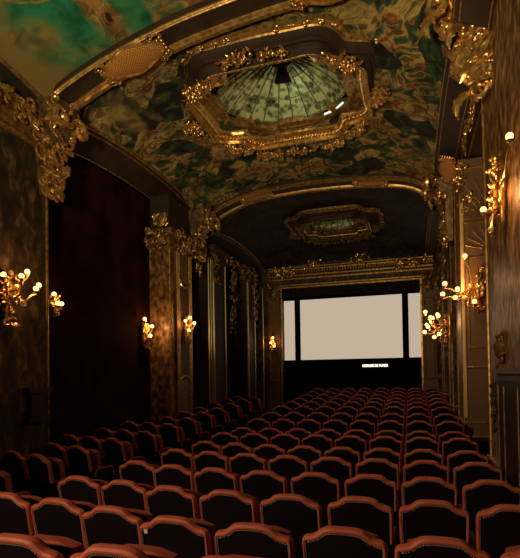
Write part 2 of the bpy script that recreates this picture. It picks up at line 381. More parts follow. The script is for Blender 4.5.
def rocaille(mb, w, h, n, seed, depth=.12, x0=0, z0=0, size=1.0, prune=None):
    R = random.Random(seed)
    for i in range(n):
        for _ in range(30):
            x = R.uniform(-w/2, w/2); z = R.uniform(-h/2, h/2)
            if prune is None or prune(x/(w/2), z/(h/2)): break
        e = 1-max(abs(x)/(w/2), abs(z)/(h/2)); yy = -depth*(.25+.9*e*R.random())
        k = R.random(); sg = 1 if x > 0 else -1
        if k < .45: scroll(mb, x0+x, z0+z, R.uniform(.05, .12)*size, R.uniform(0, 6.28), R.uniform(.7, 1.5), yy, R.uniform(.012, .022)*size, R.choice((-1, 1)), .04*size)
        elif k < .8: leaf(mb, x0+x, z0+z, R.uniform(.1, .24)*size, R.uniform(0, 6.28), R.uniform(.025, .055)*size, yy, .05*size)
        else:
            for q in range(4): mb.ball((x0+x+.03*size*q*cos(seed+i), yy, z0+z+.03*size*q*sin(seed+i)), .018*size, 5, 6)
def shell(mb, x, z, r, y=-.03, n=9, a0=0, a1=pi, flip=1):
    for k in range(n):
        a = a0+(a1-a0)*k/(n-1)
        pts = [(x+r*t*cos(a), y-.05*sin(pi*t), z+flip*r*t*sin(a)) for t in (.12, .35, .6, .8, 1.0)]
        mb.tube(pts, [r*.03, r*.07, r*.11, r*.13, r*.07], 6)
def garland(mb, pts, r, seed=0):
    R = random.Random(seed)
    for p in pts:
        for q in range(4):
            mb.ball((p[0]+R.uniform(-r, r), p[1]+R.uniform(-r, r)*.6, p[2]+R.uniform(-r, r)*.8), r*R.uniform(.45, .75), 5, 6)

def ornament(name, label, cat, loc, rz, w, h, n, seed, depth=.15, size=1.0, mat='gold', group=None, prune=None, core=True):
    t = thing(name, label, cat, loc, rz, group)
    if core:
        c = MB(); N = 20; ww, hh = w*.40, h*.44
        c.quadgrid([[(ww*cos(2*pi*k/N)*q*(1+.08*sin(5*k)), -depth*.55*(1-q*q)-.005, hh*sin(2*pi*k/N)*q*(1+.08*cos(3*k))) for k in range(N)] for q in (.02, .35, .7, 1.0)]+[[(ww*cos(2*pi*k/N)*(1+.08*sin(5*k)), .02, hh*sin(2*pi*k/N)*(1+.08*cos(3*k))) for k in range(N)]], False, True)
        c.build('backing', M['bronze'], t)
    a = MB(); rocaille(a, w, h, n, seed, depth, size=size, prune=prune); a.build('scrollwork', M[mat], t)
    return t

# ------------------------------------------------------------------ piers
def pier(side, y0, y1, z1, shaftmat, nearmat, inner=True, xin=None):
    xi = xin if xin is not None else (XL if side < 0 else XR); xw = WL if side < 0 else WR
    z0 = zfloor((y0+y1)/2)-.1
    x0, x1 = min(xi, xw), max(xi, xw)
    b = MB(); b.box(x0-(0 if side > 0 else .05), x1+(.05 if side > 0 else 0), y0, y1, z0, z1); trim(b, M[shaftmat], False)
    s = 1 if side < 0 else -1        # inward direction
    # plinth / dado
    d = MB(); d.box(min(xi+s*.04, xw), max(xi+s*.04, xw), y0-.03, y1+.03, z0, z0+.62); trim(d, M['ebony'], False)
    g = MB()
    for zz in (z0+.62, z0+.9 if side > 0 else z0+.66):
        g.box(min(xi+s*.06, xw), max(xi+s*.06, xw), y0-.05, y1+.05, zz, zz+.035)
    # vertical gilt fillets at both inner corners
    for yy in (y0, y1):
        g.tube([(xi, yy, z0+.65), (xi, yy, z1)], .026, 8)
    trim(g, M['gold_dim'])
    return z0
def entab(side, y0, y1, z, h=.42, mat='gold_dim', xin=None):
    xi = xin if xin is not None else (XL if side < 0 else XR); xw = WL if side < 0 else WR; s = 1 if side < 0 else -1
    g = MB()
    for k, (dz, dx, hh) in enumerate(((0, .05, .05), (.08, .03, .2), (.30, .07, .04), (.34, .12, .05), (.40, .16, .03))):
        g.box(min(xi+s*dx, xw), max(xi+s*dx, xw), y0-dx, y1+dx, z+dz*h/.42, z+(dz+hh)*h/.42)
    trim(g, M[mat], False)

def frame_rect(mb, x0, x1, z0, z1, r=.012, y=0):
    mb.tube([(x0, y, z0), (x0, y, z1)], r); mb.tube([(x1, y, z0), (x1, y, z1)], r)
    mb.tube([(x0, y, z0), (x1, y, z0)], r); mb.tube([(x0, y, z1), (x1, y, z1)], r)

# left piers
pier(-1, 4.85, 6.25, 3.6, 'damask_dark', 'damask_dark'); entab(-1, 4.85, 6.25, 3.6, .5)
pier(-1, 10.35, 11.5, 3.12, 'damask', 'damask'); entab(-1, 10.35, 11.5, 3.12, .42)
b = MB(); b.box(WL-.05, XL-.03, 10.4, 12.4, 3.5, 4.45); trim(b, M['brown_dark'], False)
b = MB(); b.box(WL-.05, XL-.03, 4.9, 6.4, 4.05, 4.6); trim(b, M['brown_dark'], False)
pier(-1, 12.95, 13.95, 3.5, 'brown', 'brown'); entab(-1, 12.95, 13.95, 3.4, .4, 'bronze')
pier(-1, 16.1, 16.9, 3.3, 'brown', 'brown'); entab(-1, 16.1, 16.9, 3.3, .4, 'bronze')
# right piers
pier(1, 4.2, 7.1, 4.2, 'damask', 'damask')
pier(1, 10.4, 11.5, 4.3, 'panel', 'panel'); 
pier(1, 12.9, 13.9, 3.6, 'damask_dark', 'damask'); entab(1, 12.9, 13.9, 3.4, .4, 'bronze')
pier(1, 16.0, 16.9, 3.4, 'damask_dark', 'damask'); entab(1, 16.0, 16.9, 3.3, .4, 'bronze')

# pilaster applied to the inner face of the lit left pier
b = MB(); b.box(XL-.02, XL+.05, 10.62, 11.42, -1.2, 3.1); trim(b, M['olive'], False)
b = MB(); b.box(XL+.04, XL+.06, 10.74, 11.28, -.08, 2.35); trim(b, M['redpanel'], False)
g = MB()
for yy in (10.62, 10.68, 10.74, 11.28, 11.35, 11.42): g.tube([(XL+.055, yy, -1.1), (XL+.055, yy, 3.1)], .018)
sh = [(XL+.065, 11.01+.27*cos(a), 2.42-.16*sin(a)) for a in [pi*k/16 for k in range(17)]]
g.tube(sh, .028); g.tube([(XL+.065, 11.01+.27*cos(a), -.14+.16*sin(a)) for a in [pi*k/16 for k in range(17)]], .022)
trim(g, M['gold'])
# slender shafts beyond, on the left
g = MB()
for yy, r in ((12.62, .03), (12.78, .018), (12.98, .032), (13.92, .024), (16.12, .024), (16.88, .02), (17.9, .025)):
    g.tube([(XL+.03, yy, -1.4), (XL+.03, yy, 3.4)], r, 8)
trim(g, plain('pale_gilt_shaft', (.75, .62, .38), .28, .8))

# panelling on the near face of the right pier: fan panel, frames, upper fan
fx0, fx1, fy = XR, WR, 10.39
g = MB()
frame_rect(g, fx0+.04, fx1-.03, .1, 3.0, .022, fy-.01)
frame_rect(g, fx0+.12, fx1-.1, .5, 2.3, .012, fy-.01)
frame_rect(g, fx0+.05, fx1-.03, 3.08, 4.1, .018, fy-.01)
for z0_, rr_ in ((2.42, .52), (3.15, .8)):
    cx_ = fx1-.02
    for a in (95, 112, 130, 148, 166):
        a = radians(a); g.tube([(cx_+.35*rr_*cos(a), fy-.012, z0_+.35*rr_*sin(a)), (max(fx0+.08, cx_+rr_*cos(a)), fy-.012, z0_+rr_*sin(a))], .013)
    g.tube([(cx_+.33*rr_*cos(a), fy-.012, z0_+.33*rr_*sin(a)) for a in [pi/2+pi/2*k/10 for k in range(11)]], .013)
trim(g, M['gold'])
b = MB(); b.box(XR-.01, XR+.05, 10.36, 10.44, -.9, 3.4); trim(b, plain('bright_gilt_fillet', (.8, .52, .2), .4, .45), False)

# dado ledge and black lower cladding of the near right pier
b = MB(); b.box(XR-.06, XR+.1, 4.2, 6.15, -2.0, -.02); trim(b, M['ebony'], False)
g = MB(); g.box(XR-.12, XR+.1, 4.2, 6.2, -.02, .035); g.box(XR-.09, XR+.1, 4.2, 6.18, -.10, -.05)
for yy in (5.0, 5.7, 6.05): g.tube([(XR-.065, yy, -.15), (XR-.065, yy, -1.2)], .012)
trim(g, M['bronze'], False)
# ledge on the near left pier
g = MB(); g.box(XL, XL+.14, 5.72, 6.22, -.22, -.14); g.box(XL, XL+.08, 5.82, 6.12, -.6, -.22); g.box(XL, XL+.12, 5.76, 6.18, -.66, -.60); trim(g, M['ebony'], False)

# ------------------------------------------------------------------ gilded consoles under the ribs
def console(label, loc, rz, w, h, seed, n=60, size=1.0, tail=True):
    t = thing('gilded_console', label, 'bracket', loc, rz)
    c = MB(); rows = []
    for k in range(13):                       # S-shaped corbel body narrowing downward
        q = k/12; z = h/2-q*h; d = .10+.42*(1-q)**1.5+.08*sin(3*pi*q); ww = w*.36*(1-.62*q)
        rows.append([(-ww, .03, z), (-ww, -d*.8, z), (-ww*.5, -d, z), (ww*.5, -d, z), (ww, -d*.8, z), (ww, .03, z)])
    c.quadgrid(rows); c.build('corbel', M['bronze'], t)
    a = MB(); R = random.Random(seed)
    for i in range(n):
        q = R.random()**1.2; z = h/2-q*h; d = .10+.42*(1-q)**1.5+.08*sin(3*pi*q); ww = w*.5*(1-.62*q); x = R.uniform(-ww, ww)
        y = -d*(1-.35*abs(x)/ww); k = R.random()
        if k < .5: scroll(a, x, z, R.uniform(.06, .13)*size, R.uniform(0, 6.28), R.uniform(.8, 1.6), y, R.uniform(.016, .027)*size, R.choice((-1, 1)), .05)
        elif k < .88: leaf(a, x, z, R.uniform(.14, .3)*size, R.uniform(0, 6.28), R.uniform(.035, .07)*size, y-.01, .07*size)
        else:
            for qq in range(4): a.ball((x+.04*qq, y-.02, z-.02*qq), .026, 5, 7)
    a.build('scrollwork', M['gold'], t)
    s = MB()                                     # two large volutes and a crest shell
    scroll(s, -w*.26, h*.28, w*.2, 0, 1.6, -.5, .045, 1, .08, 26); scroll(s, w*.26, h*.28, w*.2, pi, 1.6, -.5, .045, -1, .08, 26)
    s.build('volute', M['gold'], t)
    s = MB(); shell(s, 0, h*.34, w*.24, -.42, 9); s.build('shell_crest', M['gold'], t)
    if tail:
        s = MB(); scroll(s, 0, -h*.44, w*.16, pi/2, 1.4, -.14, .035, 1, .05, 22); leaf(s, 0, -h*.3, h*.26, -pi/2, w*.13, -.16, .08); s.build('pendant', M['gold'], t)
    return t
console('large gilded rococo console crowning the near left pier, over the dark recess', (XL-.02, 6.22, 3.58), pi/2, .85, 1.4, 3, 70)
console('huge gilded scrollwork console at top right corner of the hall', (.98, 6.62, 4.28), -radians(38), 1.05, 1.4, 8, 95, 1.3, False)
console('gilded console with tangled leaves above the lit left pilaster', (XL+.0, 11.85, 3.78), pi/2, 1.0, 1.25, 5, 62)
console('gilded console beneath the second arch, beside the right wall', (.98, 12.1, 3.95), -pi/2, 1.15, 1.75, 11, 80, 1.1)
# garland mouldings of the capitals
ORN = [
 ('gilded_cornice_ornament', 'strip of gilded scrolls along the top of the near left wall', (XL+.12, 5.5, 3.9), pi/2, 1.3, .42, 34, 21),
 ('gilded_capital', 'dim gilded foliage capital on the pier between dark recess and pilaster', (-5.76, 10.2, 3.33), 0, .55, .42, 26, 22),
 ('gilded_capital', 'gilded foliage over the inner face of the lit left pier', (XL+.14, 10.95, 3.3), pi/2, 1.1, .42, 40, 23),
 ('gilded_drop', 'small gilded leaf drop hanging under the second left console', (XL+.1, 11.66, 2.86), pi/2, .22, .35, 9, 24),
 ('gilded_shaft_ornament', 'dim gilt foliage on top of the first slender shaft past the pilaster', (XL+.08, 13.0, 3.1), pi/2, .35, .9, 22, 25),
 ('gilded_shaft_ornament', 'dim gilt foliage strip in the middle of the left wall of far bay', (XL+.08, 14.3, 2.4), pi/2, .5, 2.1, 44, 26),
 ('gilded_shaft_ornament', 'dim gilt foliage high on the farthest slender left pilaster', (XL+.08, 16.6, 2.6), pi/2, .5, 1.6, 34, 27),
 ('gilded_frieze', 'dim gilt frieze running under the far left cornice', (XL+.1, 15.3, 3.62), pi/2, 3.2, .3, 50, 28),
 ('gilded_shaft_ornament', 'dark gilt foliage hanging on right wall just past the second console', (XR-.06, 13.4, 2.7), -pi/2, .6, 1.3, 36, 29),
 ('gilded_shaft_ornament', 'dim gilt foliage on right wall nearest the proscenium', (XR-.06, 16.4, 2.6), -pi/2, .5, 1.3, 26, 30),
 ('gilded_strip', 'gilded scroll strip running along the upper right arch band', (1.12, 8.6, 4.32), -pi/2, 2.8, .28, 60, 31),
 ('gilded_strip', 'gilded scrolls edging the upper corner of the fan panelled right pier', (1.06, 10.34, 3.7), 0, .22, 1.2, 22, 32),
]
for i, (nm, lab, loc, rz, w_, h_, n_, sd) in enumerate(ORN):
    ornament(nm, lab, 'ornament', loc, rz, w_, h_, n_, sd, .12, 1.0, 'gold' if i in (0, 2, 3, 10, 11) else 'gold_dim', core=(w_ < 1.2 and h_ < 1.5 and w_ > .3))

# cartouches with lattice on the rib soffits and the side bands
def cartouche(label, pos, dirx, diry, nrm, w, h, seed, mat='weave'):
    """oval lattice boss lying on a soffit. dirx,diry span it, nrm points into the room"""
    dx, dy, nn = Vector(dirx).normalized(), Vector(diry).normalized(), Vector(nrm).normalized()
    t = thing('lattice_cartouche', label, 'ornament', pos); 
    dy = dx.cross(-nn).normalized()
    t.rotation_mode = 'QUATERNION'; t.rotation_quaternion = Matrix((dx, -nn, dy)).transposed().to_quaternion()
    c = MB(); N = 32
    def R(k): a = 2*pi*k/N; return (w/2*cos(a)*(1+.12*cos(2*a)), h/2*sin(a)*(1+.06*cos(4*a)))
    c.quadgrid([[(R(k)[0]*q, -.05*(1-q**3)-.02, R(k)[1]*q) for k in range(N)] for q in (.02, .3, .6, .85, 1)], False, True); c.build('lattice_field', M[mat], t)
    g = MB(); P_ = [(R(k)[0], -.03, R(k)[1]) for k in range(N+1)]; g.tube(P_, .022, 6, False); g.build('rim', M['gold'], t)
    g = MB()
    for s in (-1, 1):
        for q in (-1, 1):
            scroll(g, s*w*.5, q*h*.28, h*.2, 0 if s > 0 else pi, 1.3, -.03, .018, s*q, .03); scroll(g, s*w*.43, q*h*.42, h*.13, 0, 1.2, -.03, .014, s*q, .03)
        for k in range(5): g.ball((s*w*.56, -.03, (k-2)*h*.14), h*.06, 5, 6)
    g.build('scroll_end', M['gold'], t)
def on_rib(x, R_, apex, label, w, seed):
    e = .02; tx = Vector((2*e, 0, ribz(x+e, apex)-ribz(x-e, apex))); n_ = Vector((tx.z, 0, -tx.x))
    cartouche(label, (x, (R_[0]+R_[1])/2, ribz(x, apex)-(.01 if apex > 5.1 else 0)), tx, (0, 1, 0), n_, w, (R_[1]-R_[0])*(1.0 if apex > 5.1 else .6), seed)
on_rib(-4.1, RIB1, 5.22, 'gold lattice cartouche on the left of the nearest ceiling arch', 1.0, 1)
on_rib(-1.0, RIB1, 5.22, 'gold lattice cartouche at top centre of the nearest ceiling arch', .95, 2)
on_rib(-4.0, RIB2, 5.0, 'slim gold cartouche on the left of the second ceiling arch', .8, 3)
on_rib(-.9, RIB2, 5.0, 'slim gold cartouche on the right of the second ceiling arch', .8, 4)
cartouche('round gold cartouche on the curved brown band over the left recess', (-5.76, 11.0, 4.33), (.1, 1, -.28), (-1, 0, -.45), (.4, 0, -.9), .5, .42, 5)
cartouche('round gold cartouche on brown band above the right wall', (.86, 10.9, 4.35), (0, 1, -.25), (1, 0, -.5), (-.45, 0, -.9), .85, .36, 6)
cartouche('small gold oval on the dark wall over the lit left pier', (-5.7, 10.3, 3.8), (1, 0, 0), (0, 0, 1), (0, -1, 0), .3, .3, 7, 'gold_dim')
cartouche('gold lattice cartouche on band over near left wall', (-5.76, 5.0, 4.35), (.1, 1, -.28), (-1, 0, -.45), (.4, 0, -.9), .4, .3, 8)

# ------------------------------------------------------------------ skylights
def outline(a, b, k, N, off=0.0):
    th = 2*pi*k/N; c, s = cos(th), sin(th)
    f = 1/((abs(c)**2.8+abs(s)**2.8)**(1/2.8))
    q = abs((th % (pi/2))-pi/4)
    f *= 1-.10*math.exp(-(q/.13)**2)+.05*math.exp(-((q-.30)/.14)**2)
    x, y = a*f*c, b*f*s; l = sqrt(x*x+y*y)
    return x*(1+off/l), y*(1+off/l)
def skylight(sk, zc, label, seed, detail=1.0, drop=.31, inset=.46, mat='gold'):
    cx, cy, a, b = sk; N = 128
    t = thing('ceiling_skylight', label, 'skylight', (cx, cy, zc))
    def ring(prof, name, mat):
        g = MB(); g.quadgrid([[(*outline(a, b, k, N, o), z) for o, z in prof] for k in range(N)], True, False); return g.build(name, M[mat], t)
    ring([(.42, .03), (.42, -.03), (.36, -.06), (.32, -.03), (.30, -.06)], 'outer_frame', 'gold_dim')
    ring([(.30, -.04), (.24, -.10), (.15, -.13)], 'brown_cove', 'brown')
    ring([(.16, -.11), (.15, -.17), (.10, -.17), (.09, -.23), (.03, -.28), (.0, -drop+.01)], 'outer_cove', 'brown')
    ring([(.02, -drop+.03), (-.01, -drop), (-.05, -drop), (-.09, -drop+.05), (-.07, -drop+.10), (-.13, -drop+.12), (-.20, -drop+.19), (-.20, -drop+.24), (-.28, -drop+.27), (-.36, -.06), (-inset, -.02), (-inset, .1)], 'gilt_moulding', mat)
    g = MB()
    for k in range(0, 150):
        x, y = outline(a, b, k, 150, -.12); g.ball((x, y, -drop+.10), .03, 5, 6)
    for k in range(0, 150):
        x, y = outline(a, b, k, 150, .0); g.ball((x, y, -drop-.012), .016, 4, 5)
    g.build('bead_moulding', M['gold'], t)['kind'] = 'stuff'
    # dome
    H = .72; A, B = a-inset+.06, b-inset+.06; NR, NS = 10, 72
    rows = []
    for i in range(NR+1):
        q = .16+.84*i/NR; rows.append([(A*q*cos(2*pi*k/NS), B*q*sin(2*pi*k/NS), .04+H*(1-q**1.7)) for k in range(NS)])
    d = MB(); d.quadgrid(rows, False, True); d.build('glass_dome', M['glass'], t)
    g = MB()
    for k in range(24):
        an = 2*pi*k/24; g.tube([(A*q*.99*cos(an), B*q*.99*sin(an), .025+H*(1-q**1.7)) for q in (.16, .3, .45, .6, .75, .88, 1)], .011, 5)
    for q in (.42, .7, .98):
        g.tube([(A*q*cos(2*pi*k/48), B*q*sin(2*pi*k/48), .025+H*(1-q**1.7)) for k in range(49)], .009, 5, False)
    g.build('glazing_bar', M['bronze'], t)
    c = MB(); c.ball((0, 0, .04+H*.93), .24, 5, 20, (1, 1, .3)); 
    rows = [[(A*q*cos(an)*.98, B*q*sin(an)*.98, .01+H*(1-q**1.7)) for q in (.16, .28, .40)] for an in [radians(250+5*k) for k in range(11)]] 
    rows2 = [[(A*q*cos(an)*.98, B*q*sin(an)*.98, .01+H*(1-q**1.7)) for q in (.16, .3, .47)] for an in [radians(80+5*k) for k in range(8)]]
    c.quadgrid(rows2); c.build('dark_boss', M['black'], t)
    # crest ornaments at the four corners and sides
    spots = [(0, -1.0, .75, 0), (0, 1.0, .7, 1)] + [(1, 0, .5, 2), (-1, 0, .5, 3)]
    for j, (k, wd) in enumerate(((0, .6), (16, .6), (32, 1.0), (48, .6), (64, .6), (80, .6), (96, 1.1), (112, .6), (24, .5), (40, .5))):
        x, y = outline(a, b, k, N, .10 if k not in (96,) else .2)
        an = math.atan2(y, x)
        o = MB(); R = random.Random(seed*10+j)
        for i in range(int((40 if j % 2 == 0 else 44)*detail)):
            u = R.uniform(-wd/2, wd/2); v = R.uniform(-.05, .30)*(1-1.3*abs(u)/wd)
            if R.random() < .5: scroll(o, u, v, R.uniform(.04, .085), R.uniform(0, 6.28), R.uniform(.8, 1.4), -.08-.06*R.random(), R.uniform(.012, .02), R.choice((1, -1)), .04, 12)
            elif R.random() < .6: leaf(o, u, v, R.uniform(.09, .18), R.uniform(0, 6.28), .035, -.08, .05)
            else: o.ball((u, -.13, v), R.uniform(.02, .045), 5, 7)
        c_ = o.build('crest', M[mat], t)
        # local: x tangential, z radial outward, -y downward
        rad = Vector((cos(an), sin(an), 0)); tan = Vector((-sin(an), cos(an), 0))
        c_.matrix_local = Matrix.Translation((x, y, -drop*.75)) @ Matrix((tan, Vector((0, 0, 1)), rad)).transposed().to_4x4()
    # garlands on the outer rim
    g = MB()
    for k in range(0, N, 2):
        if (k % 16) in (4, 6, 8, 10, 12):
            x, y = outline(a, b, k, N, .40); garland(g, [(x, y, -.06)], .045, k+seed)
    g.build('garland', M[mat], t)['kind'] = 'stuff'
    return t
sk = skylight(SKY1, 5.45, 'large oval green glass skylight in gilded frame on the painted ceiling', 1)
tb = MB(); tb.tube([(.70, .86, -.05), (.84, .84, -.03), (1.02, .70, -.03), (1.12, .58, -.04)], .02, 8); tb.build('lamp_tube', M['tube'], sk)
skylight(SKY2, 5.02, 'smaller distant oval skylight in gilt frame near the screen', 2, .6, .26, .3, 'bronze')
lamp('skylight_lamp', 'POINT', (-2.2, 9.25, 5.46), 4.5, (.9, 1, .7), radius=.12)
lamp('far_skylight_lamp', 'POINT', (-2.2, 16.2, 5.12), .7, (.75, 1, .7), radius=.1)

# ------------------------------------------------------------------ proscenium
OX0, OX1, OZ = -4.82, .42, 3.42
pr = MB()
zt = 4.6
for (x0, x1, z0_, z1_) in ((WL, OX0, -2.2, zt), (OX1, WR, -2.2, zt), (OX0, OX1, OZ, zt)): pr.box(x0, x1, YF, YF+.3, z0_, z1_)
struct(pr.build('wall_front', M['damask_dark'], None, False))
g = MB()
for z_, d_, h_ in ((OZ-.02, .06, .05), (OZ+.06, .12, .04), (OZ+.30, .10, .05), (OZ+.42, .16, .05), (OZ+.62, .26, .05), (OZ+.70, .32, .04)):
    g.box(OX0-.45, OX1+.42, YF-d_, YF+.02, z_, z_+h_)
for x in (OX0, OX1): g.box(x-.03, x+.03, YF-.05, YF, -1.2, OZ)
trim(g, M['gold'], False)
g = MB(); n_ = 62
for k in range(n_):
    x = OX0-.4+(OX1-OX0+.8)*k/(n_-1); g.ball((x, YF-.15, OZ+.36), .03, 4, 6); g.box(x-.022, x+.022, YF-.24, YF, OZ+.52, OZ+.6)
trim(g, M['gold_dim'])
b = MB()
for x0, x1 in ((OX0-.52, OX0-.05), (OX1+.05, OX1+.5)):
    b.box(x0, x1, YF-.08, YF+.02, -1.6, 3.3); b.box(x0-.04, x1+.04, YF-.14, YF+.02, -1.6, -.35)
trim(b, M['panel'], False)
g = MB()
for x0, x1 in ((OX0-.52, OX0-.05), (OX1+.05, OX1+.5)):
    frame_rect(g, x0+.07, x1-.07, -.2, 2.7, .018, YF-.085); frame_rect(g, x0+.07, x1-.07, -1.3, -.5, .012, YF-.145)
trim(g, M['gold_dim'])
ornament('gilded_capital', 'gilded leafy capital at the left shoulder of the proscenium', 'ornament', (OX0+.2, YF-.34, 4.0), 0, .95, .3, 34, 41, .15)
ornament('gilded_capital', 'gilded leafy capital at the right shoulder of the proscenium', 'ornament', (OX1-.35, YF-.34, 4.0), 0, 1.0, .3, 34, 42, .15)
ornament('gilded_crest', 'small gilded leaf crest on top of the proscenium cornice', 'ornament', (-1.75, YF-.36, 4.24), 0, .7, .3, 18, 43, .12)
ornament('gilded_crest', 'little gilded leaf tuft left of centre on the proscenium cornice', 'ornament', (-3.5, YF-.36, 4.2), 0, .55, .26, 14, 44, .12)
ornament('gilded_bracket', 'gilt corner bracket under the left end of the proscenium cornice', 'ornament', (OX0-.3, YF-.16, 3.25), 0, .45, .7, 20, 45, .14, 1, 'gold_dim')
ornament('gilded_bracket', 'gilt corner bracket under the right end of the proscenium cornice', 'ornament', (OX1+.28, YF-.16, 3.25), 0, .45, .7, 20, 46, .14, 1, 'gold_dim')

# stage and screen
b = MB(); b.box(OX0-.3, OX1+.3, YF+.32, 20.28, zfloor(19), -.25); tag(b.build('stage', M['black'], None, False), 'black stage platform below the cinema screen', 'stage')
SY = 19.1
t = thing('cinema_screen', 'wide lit cinema screen in black masking at the end of the hall', 'screen', (0, SY, 0))
SX0, SX1, SZ0, SZ1 = -4.924, .497, .60, 3.04
c = MB(); c.box(-4.24, -.26, .0, .03, SZ0, SZ1); c.build('screen_canvas', M['canvas'], t, False)
for x0, x1 in ((SX0, -4.47), (-.03, SX1)):
    c = MB(); c.box(x0, x1, .01, .04, SZ0, SZ1); c.build('side_screen', M['canvas2'], t, False)
c = MB()
for (x0, x1, z0_, z1_) in ((SX0-.6, SX1+.6, -.25, SZ0), (SX0-.6, SX1+.6, SZ1, 3.6), (SX0-.6, SX0, SZ0, SZ1), (SX1, SX1+.6, SZ0, SZ1), (-4.47, -4.24, SZ0, SZ1), (-.26, -.03, SZ0, SZ1)):
    c.box(x0, x1, -.03, .05, z0_, z1_)
c.build('black_masking', M['black'], t, False)
# valance of short gathered drapes above the screen
m = MB(); n_ = 220
m.quadgrid([[(SX0+(SX1-SX0)*k/n_, YF+.345+.03*sin(k*.9)+.012*sin(k*.37), z) for z in (3.6, 3.3, 3.1)] for k in range(n_+1)])
tag(m.build('stage_valance', M['curtain']), 'short gathered charcoal valance above the cinema screen', 'curtain')
# no smoking sign
t = thing('illuminated_sign', 'small lit sign reading DEFENSE DE FUMER under the screen', 'sign', (-1.30, SY-.09, .31))
c = MB(); c.box(-.53, .53, .0, .06, -.09, .09); c.build('sign_box', M['ebony'], t, False)
cu = bpy.data.curves.new('lettering', 'FONT'); cu.body = 'DEFENSE DE FUMER'; cu.size = .13; cu.align_x = 'CENTER'; cu.align_y = 'CENTER'; cu.extrude = .004; cu.offset = .004
tmp = bpy.data.objects.new('tmp', cu); COL.objects.link(tmp)
dg = bpy.context.evaluated_depsgraph_get(); me = bpy.data.meshes.new_from_object(tmp.evaluated_get(dg)); bpy.data.objects.remove(tmp)
me.materials.clear(); me.materials.append(M['sign'])
wdt = max(v.co.x for v in me.vertices)-min(v.co.x for v in me.vertices)
for v in me.vertices: v.co.x *= .96/wdt
o = bpy.data.objects.new('lettering', me); COL.objects.link(o); o.parent = t; o.location = (0, -.012, 0); o.rotation_euler = (pi/2, 0, 0)
# ------------------------------------------------------------------ sconces (local: -y outward)
def sconce(label, loc, rz, globes, body=.35, power=9, r=.042, seed=0, lit=True, nscroll=9, light_off=.28, unlit=()):
    t = thing('wall_sconce', label, 'wall light', loc, rz)
    p = MB(); p.lathe([(.001, -body), (.03, -body*.9), (.05, -body*.5), (.035, -body*.2), (.07, 0), (.04, body*.3), (.05, body*.5), (.015, body*.8), (.001, body*.9)], (0, -.03, 0), 12); p.build('back_plate', M['gold'], t)
    s = MB(); R = random.Random(seed)
    for i in range(nscroll):
        scroll(s, R.uniform(-.1, .1)*body/.3, R.uniform(-body, body*.7), R.uniform(.04, .085), R.uniform(0, 6.28), 1.3, -.06-.06*R.random(), R.uniform(.010, .017), R.choice((-1, 1)), .05, 14)
    for i in range(4): leaf(s, R.uniform(-.05, .05), R.uniform(-body, body*.3), .16, R.uniform(0, 6.28), .035, -.08, .06)
    s.build('scrollwork', M['gold'], t)
    for j, (gx, gy, gz) in enumerate(globes):
        arm = MB(); pts = []
        for k in range(15):
            q = k/14; sag = -.12*sin(pi*q)*(1 if gz < .3 else .5)+.04*sin(2*pi*q)
            pts.append((gx*q+.035*sin(2*pi*q)*(1 if gx > 0 else -1), -.06+(gy+.06)*q**.8, gz*q*q+sag*1.0))
        pts[-1] = (gx, gy, gz-r*1.5); pts[-2] = (gx, gy, gz-r*2.2)
        arm.tube(pts, [.013]*13+[.012, .012], 6)
        scroll(arm, pts[7][0], pts[7][2]-.03, .05, R.uniform(0, 6), 1.2, pts[7][1], .009, 1, .02, 12)
        a = arm.build('arm', M['gold'], t)
        cup = MB(); cup.lathe([(.004, -r*1.9), (r*.5, -r*1.6), (r*.95, -r*1.0), (r*.8, -r*.8), (.003, -r*.8)], (gx, gy, gz), 12); cup.build('cup', M['gold'], a)
        g = MB(); g.ball((gx, gy, gz), r, 8, 12); g.build('globe', M['unlit'] if j in unlit else M['globe'], a)
    if power:
        loc2 = Matrix.Rotation(rz, 4, 'Z') @ Vector((sum(g[0] for g in globes)/len(globes), min(-.16, sum(g[1] for g in globes)/len(globes))-.12, sum(g[2] for g in globes)/len(globes)+.02))
        lamp('sconce_lamp', 'POINT', Vector(loc)+loc2, power, (1, .55, .22), radius=.08)
    return t
sconce('bright gilded candelabra sconce on the near left pier', (XL+.02, 5.36, 1.2), pi/2, [(.16, -.28, .33), (.36, -.3, .17), (.26, -.34, .10), (-.05, -.38, .22), (-.28, -.3, .2)], .42, 17, .038, 1, nscroll=16)
sconce('small three globe sconce in dark recess beside the near left pier', (WL+.02, 6.9, 1.3), pi/2, [(-.06, -.16, .16), (-.02, -.2, .0), (.14, -.15, .02)], .25, 3, .04, 2)
sconce('three globe sconce glowing on the red recess wall', (WL+.02, 9.95, 1.05), pi/2, [(-.14, -.16, .3), (.12, -.2, .15), (.0, -.22, -.08)], .32, 13, .045, 3)
sconce('five globe gilded sconce on the lit left pilaster', (XL+.07, 10.98, 1.2), pi/2, [(-.27, -.16, .17), (-.02, -.16, .28), (.02, -.26, .14), (.24, -.16, .17), (-.2, -.22, -.06)], .4, 13, .042, 4, nscroll=14)
sconce('small distant sconce on the left proscenium column', (OX0-.3, YF-.1, 1.25), 0, [(.0, -.16, .22), (-.08, -.16, .02), (.06, -.18, -.12)], .3, 6, .05, 5)
sconce('near right gilded sconce with one lit globe at each side and unlit glass drop', (XR-.02, 5.65, 2.0), -pi/2, [(-.45, -.15, -.1), (.8, -.09, .16), (.12, -.16, -.5)], .42, 15, .035, 6, nscroll=16, unlit=(2,))
sconce('six globe gilded sconce with scrolling arms over the fan panelled right pier', (1.3, 10.32, 1.66), 0, [(-.24, -.2, .62), (-.62, -.22, .1), (-.66, -.18, -.1), (-.4, -.35, -.05), (-.44, -.3, -.2), (-.1, -.3, -.3)], .5, 34, .046, 7, nscroll=20)
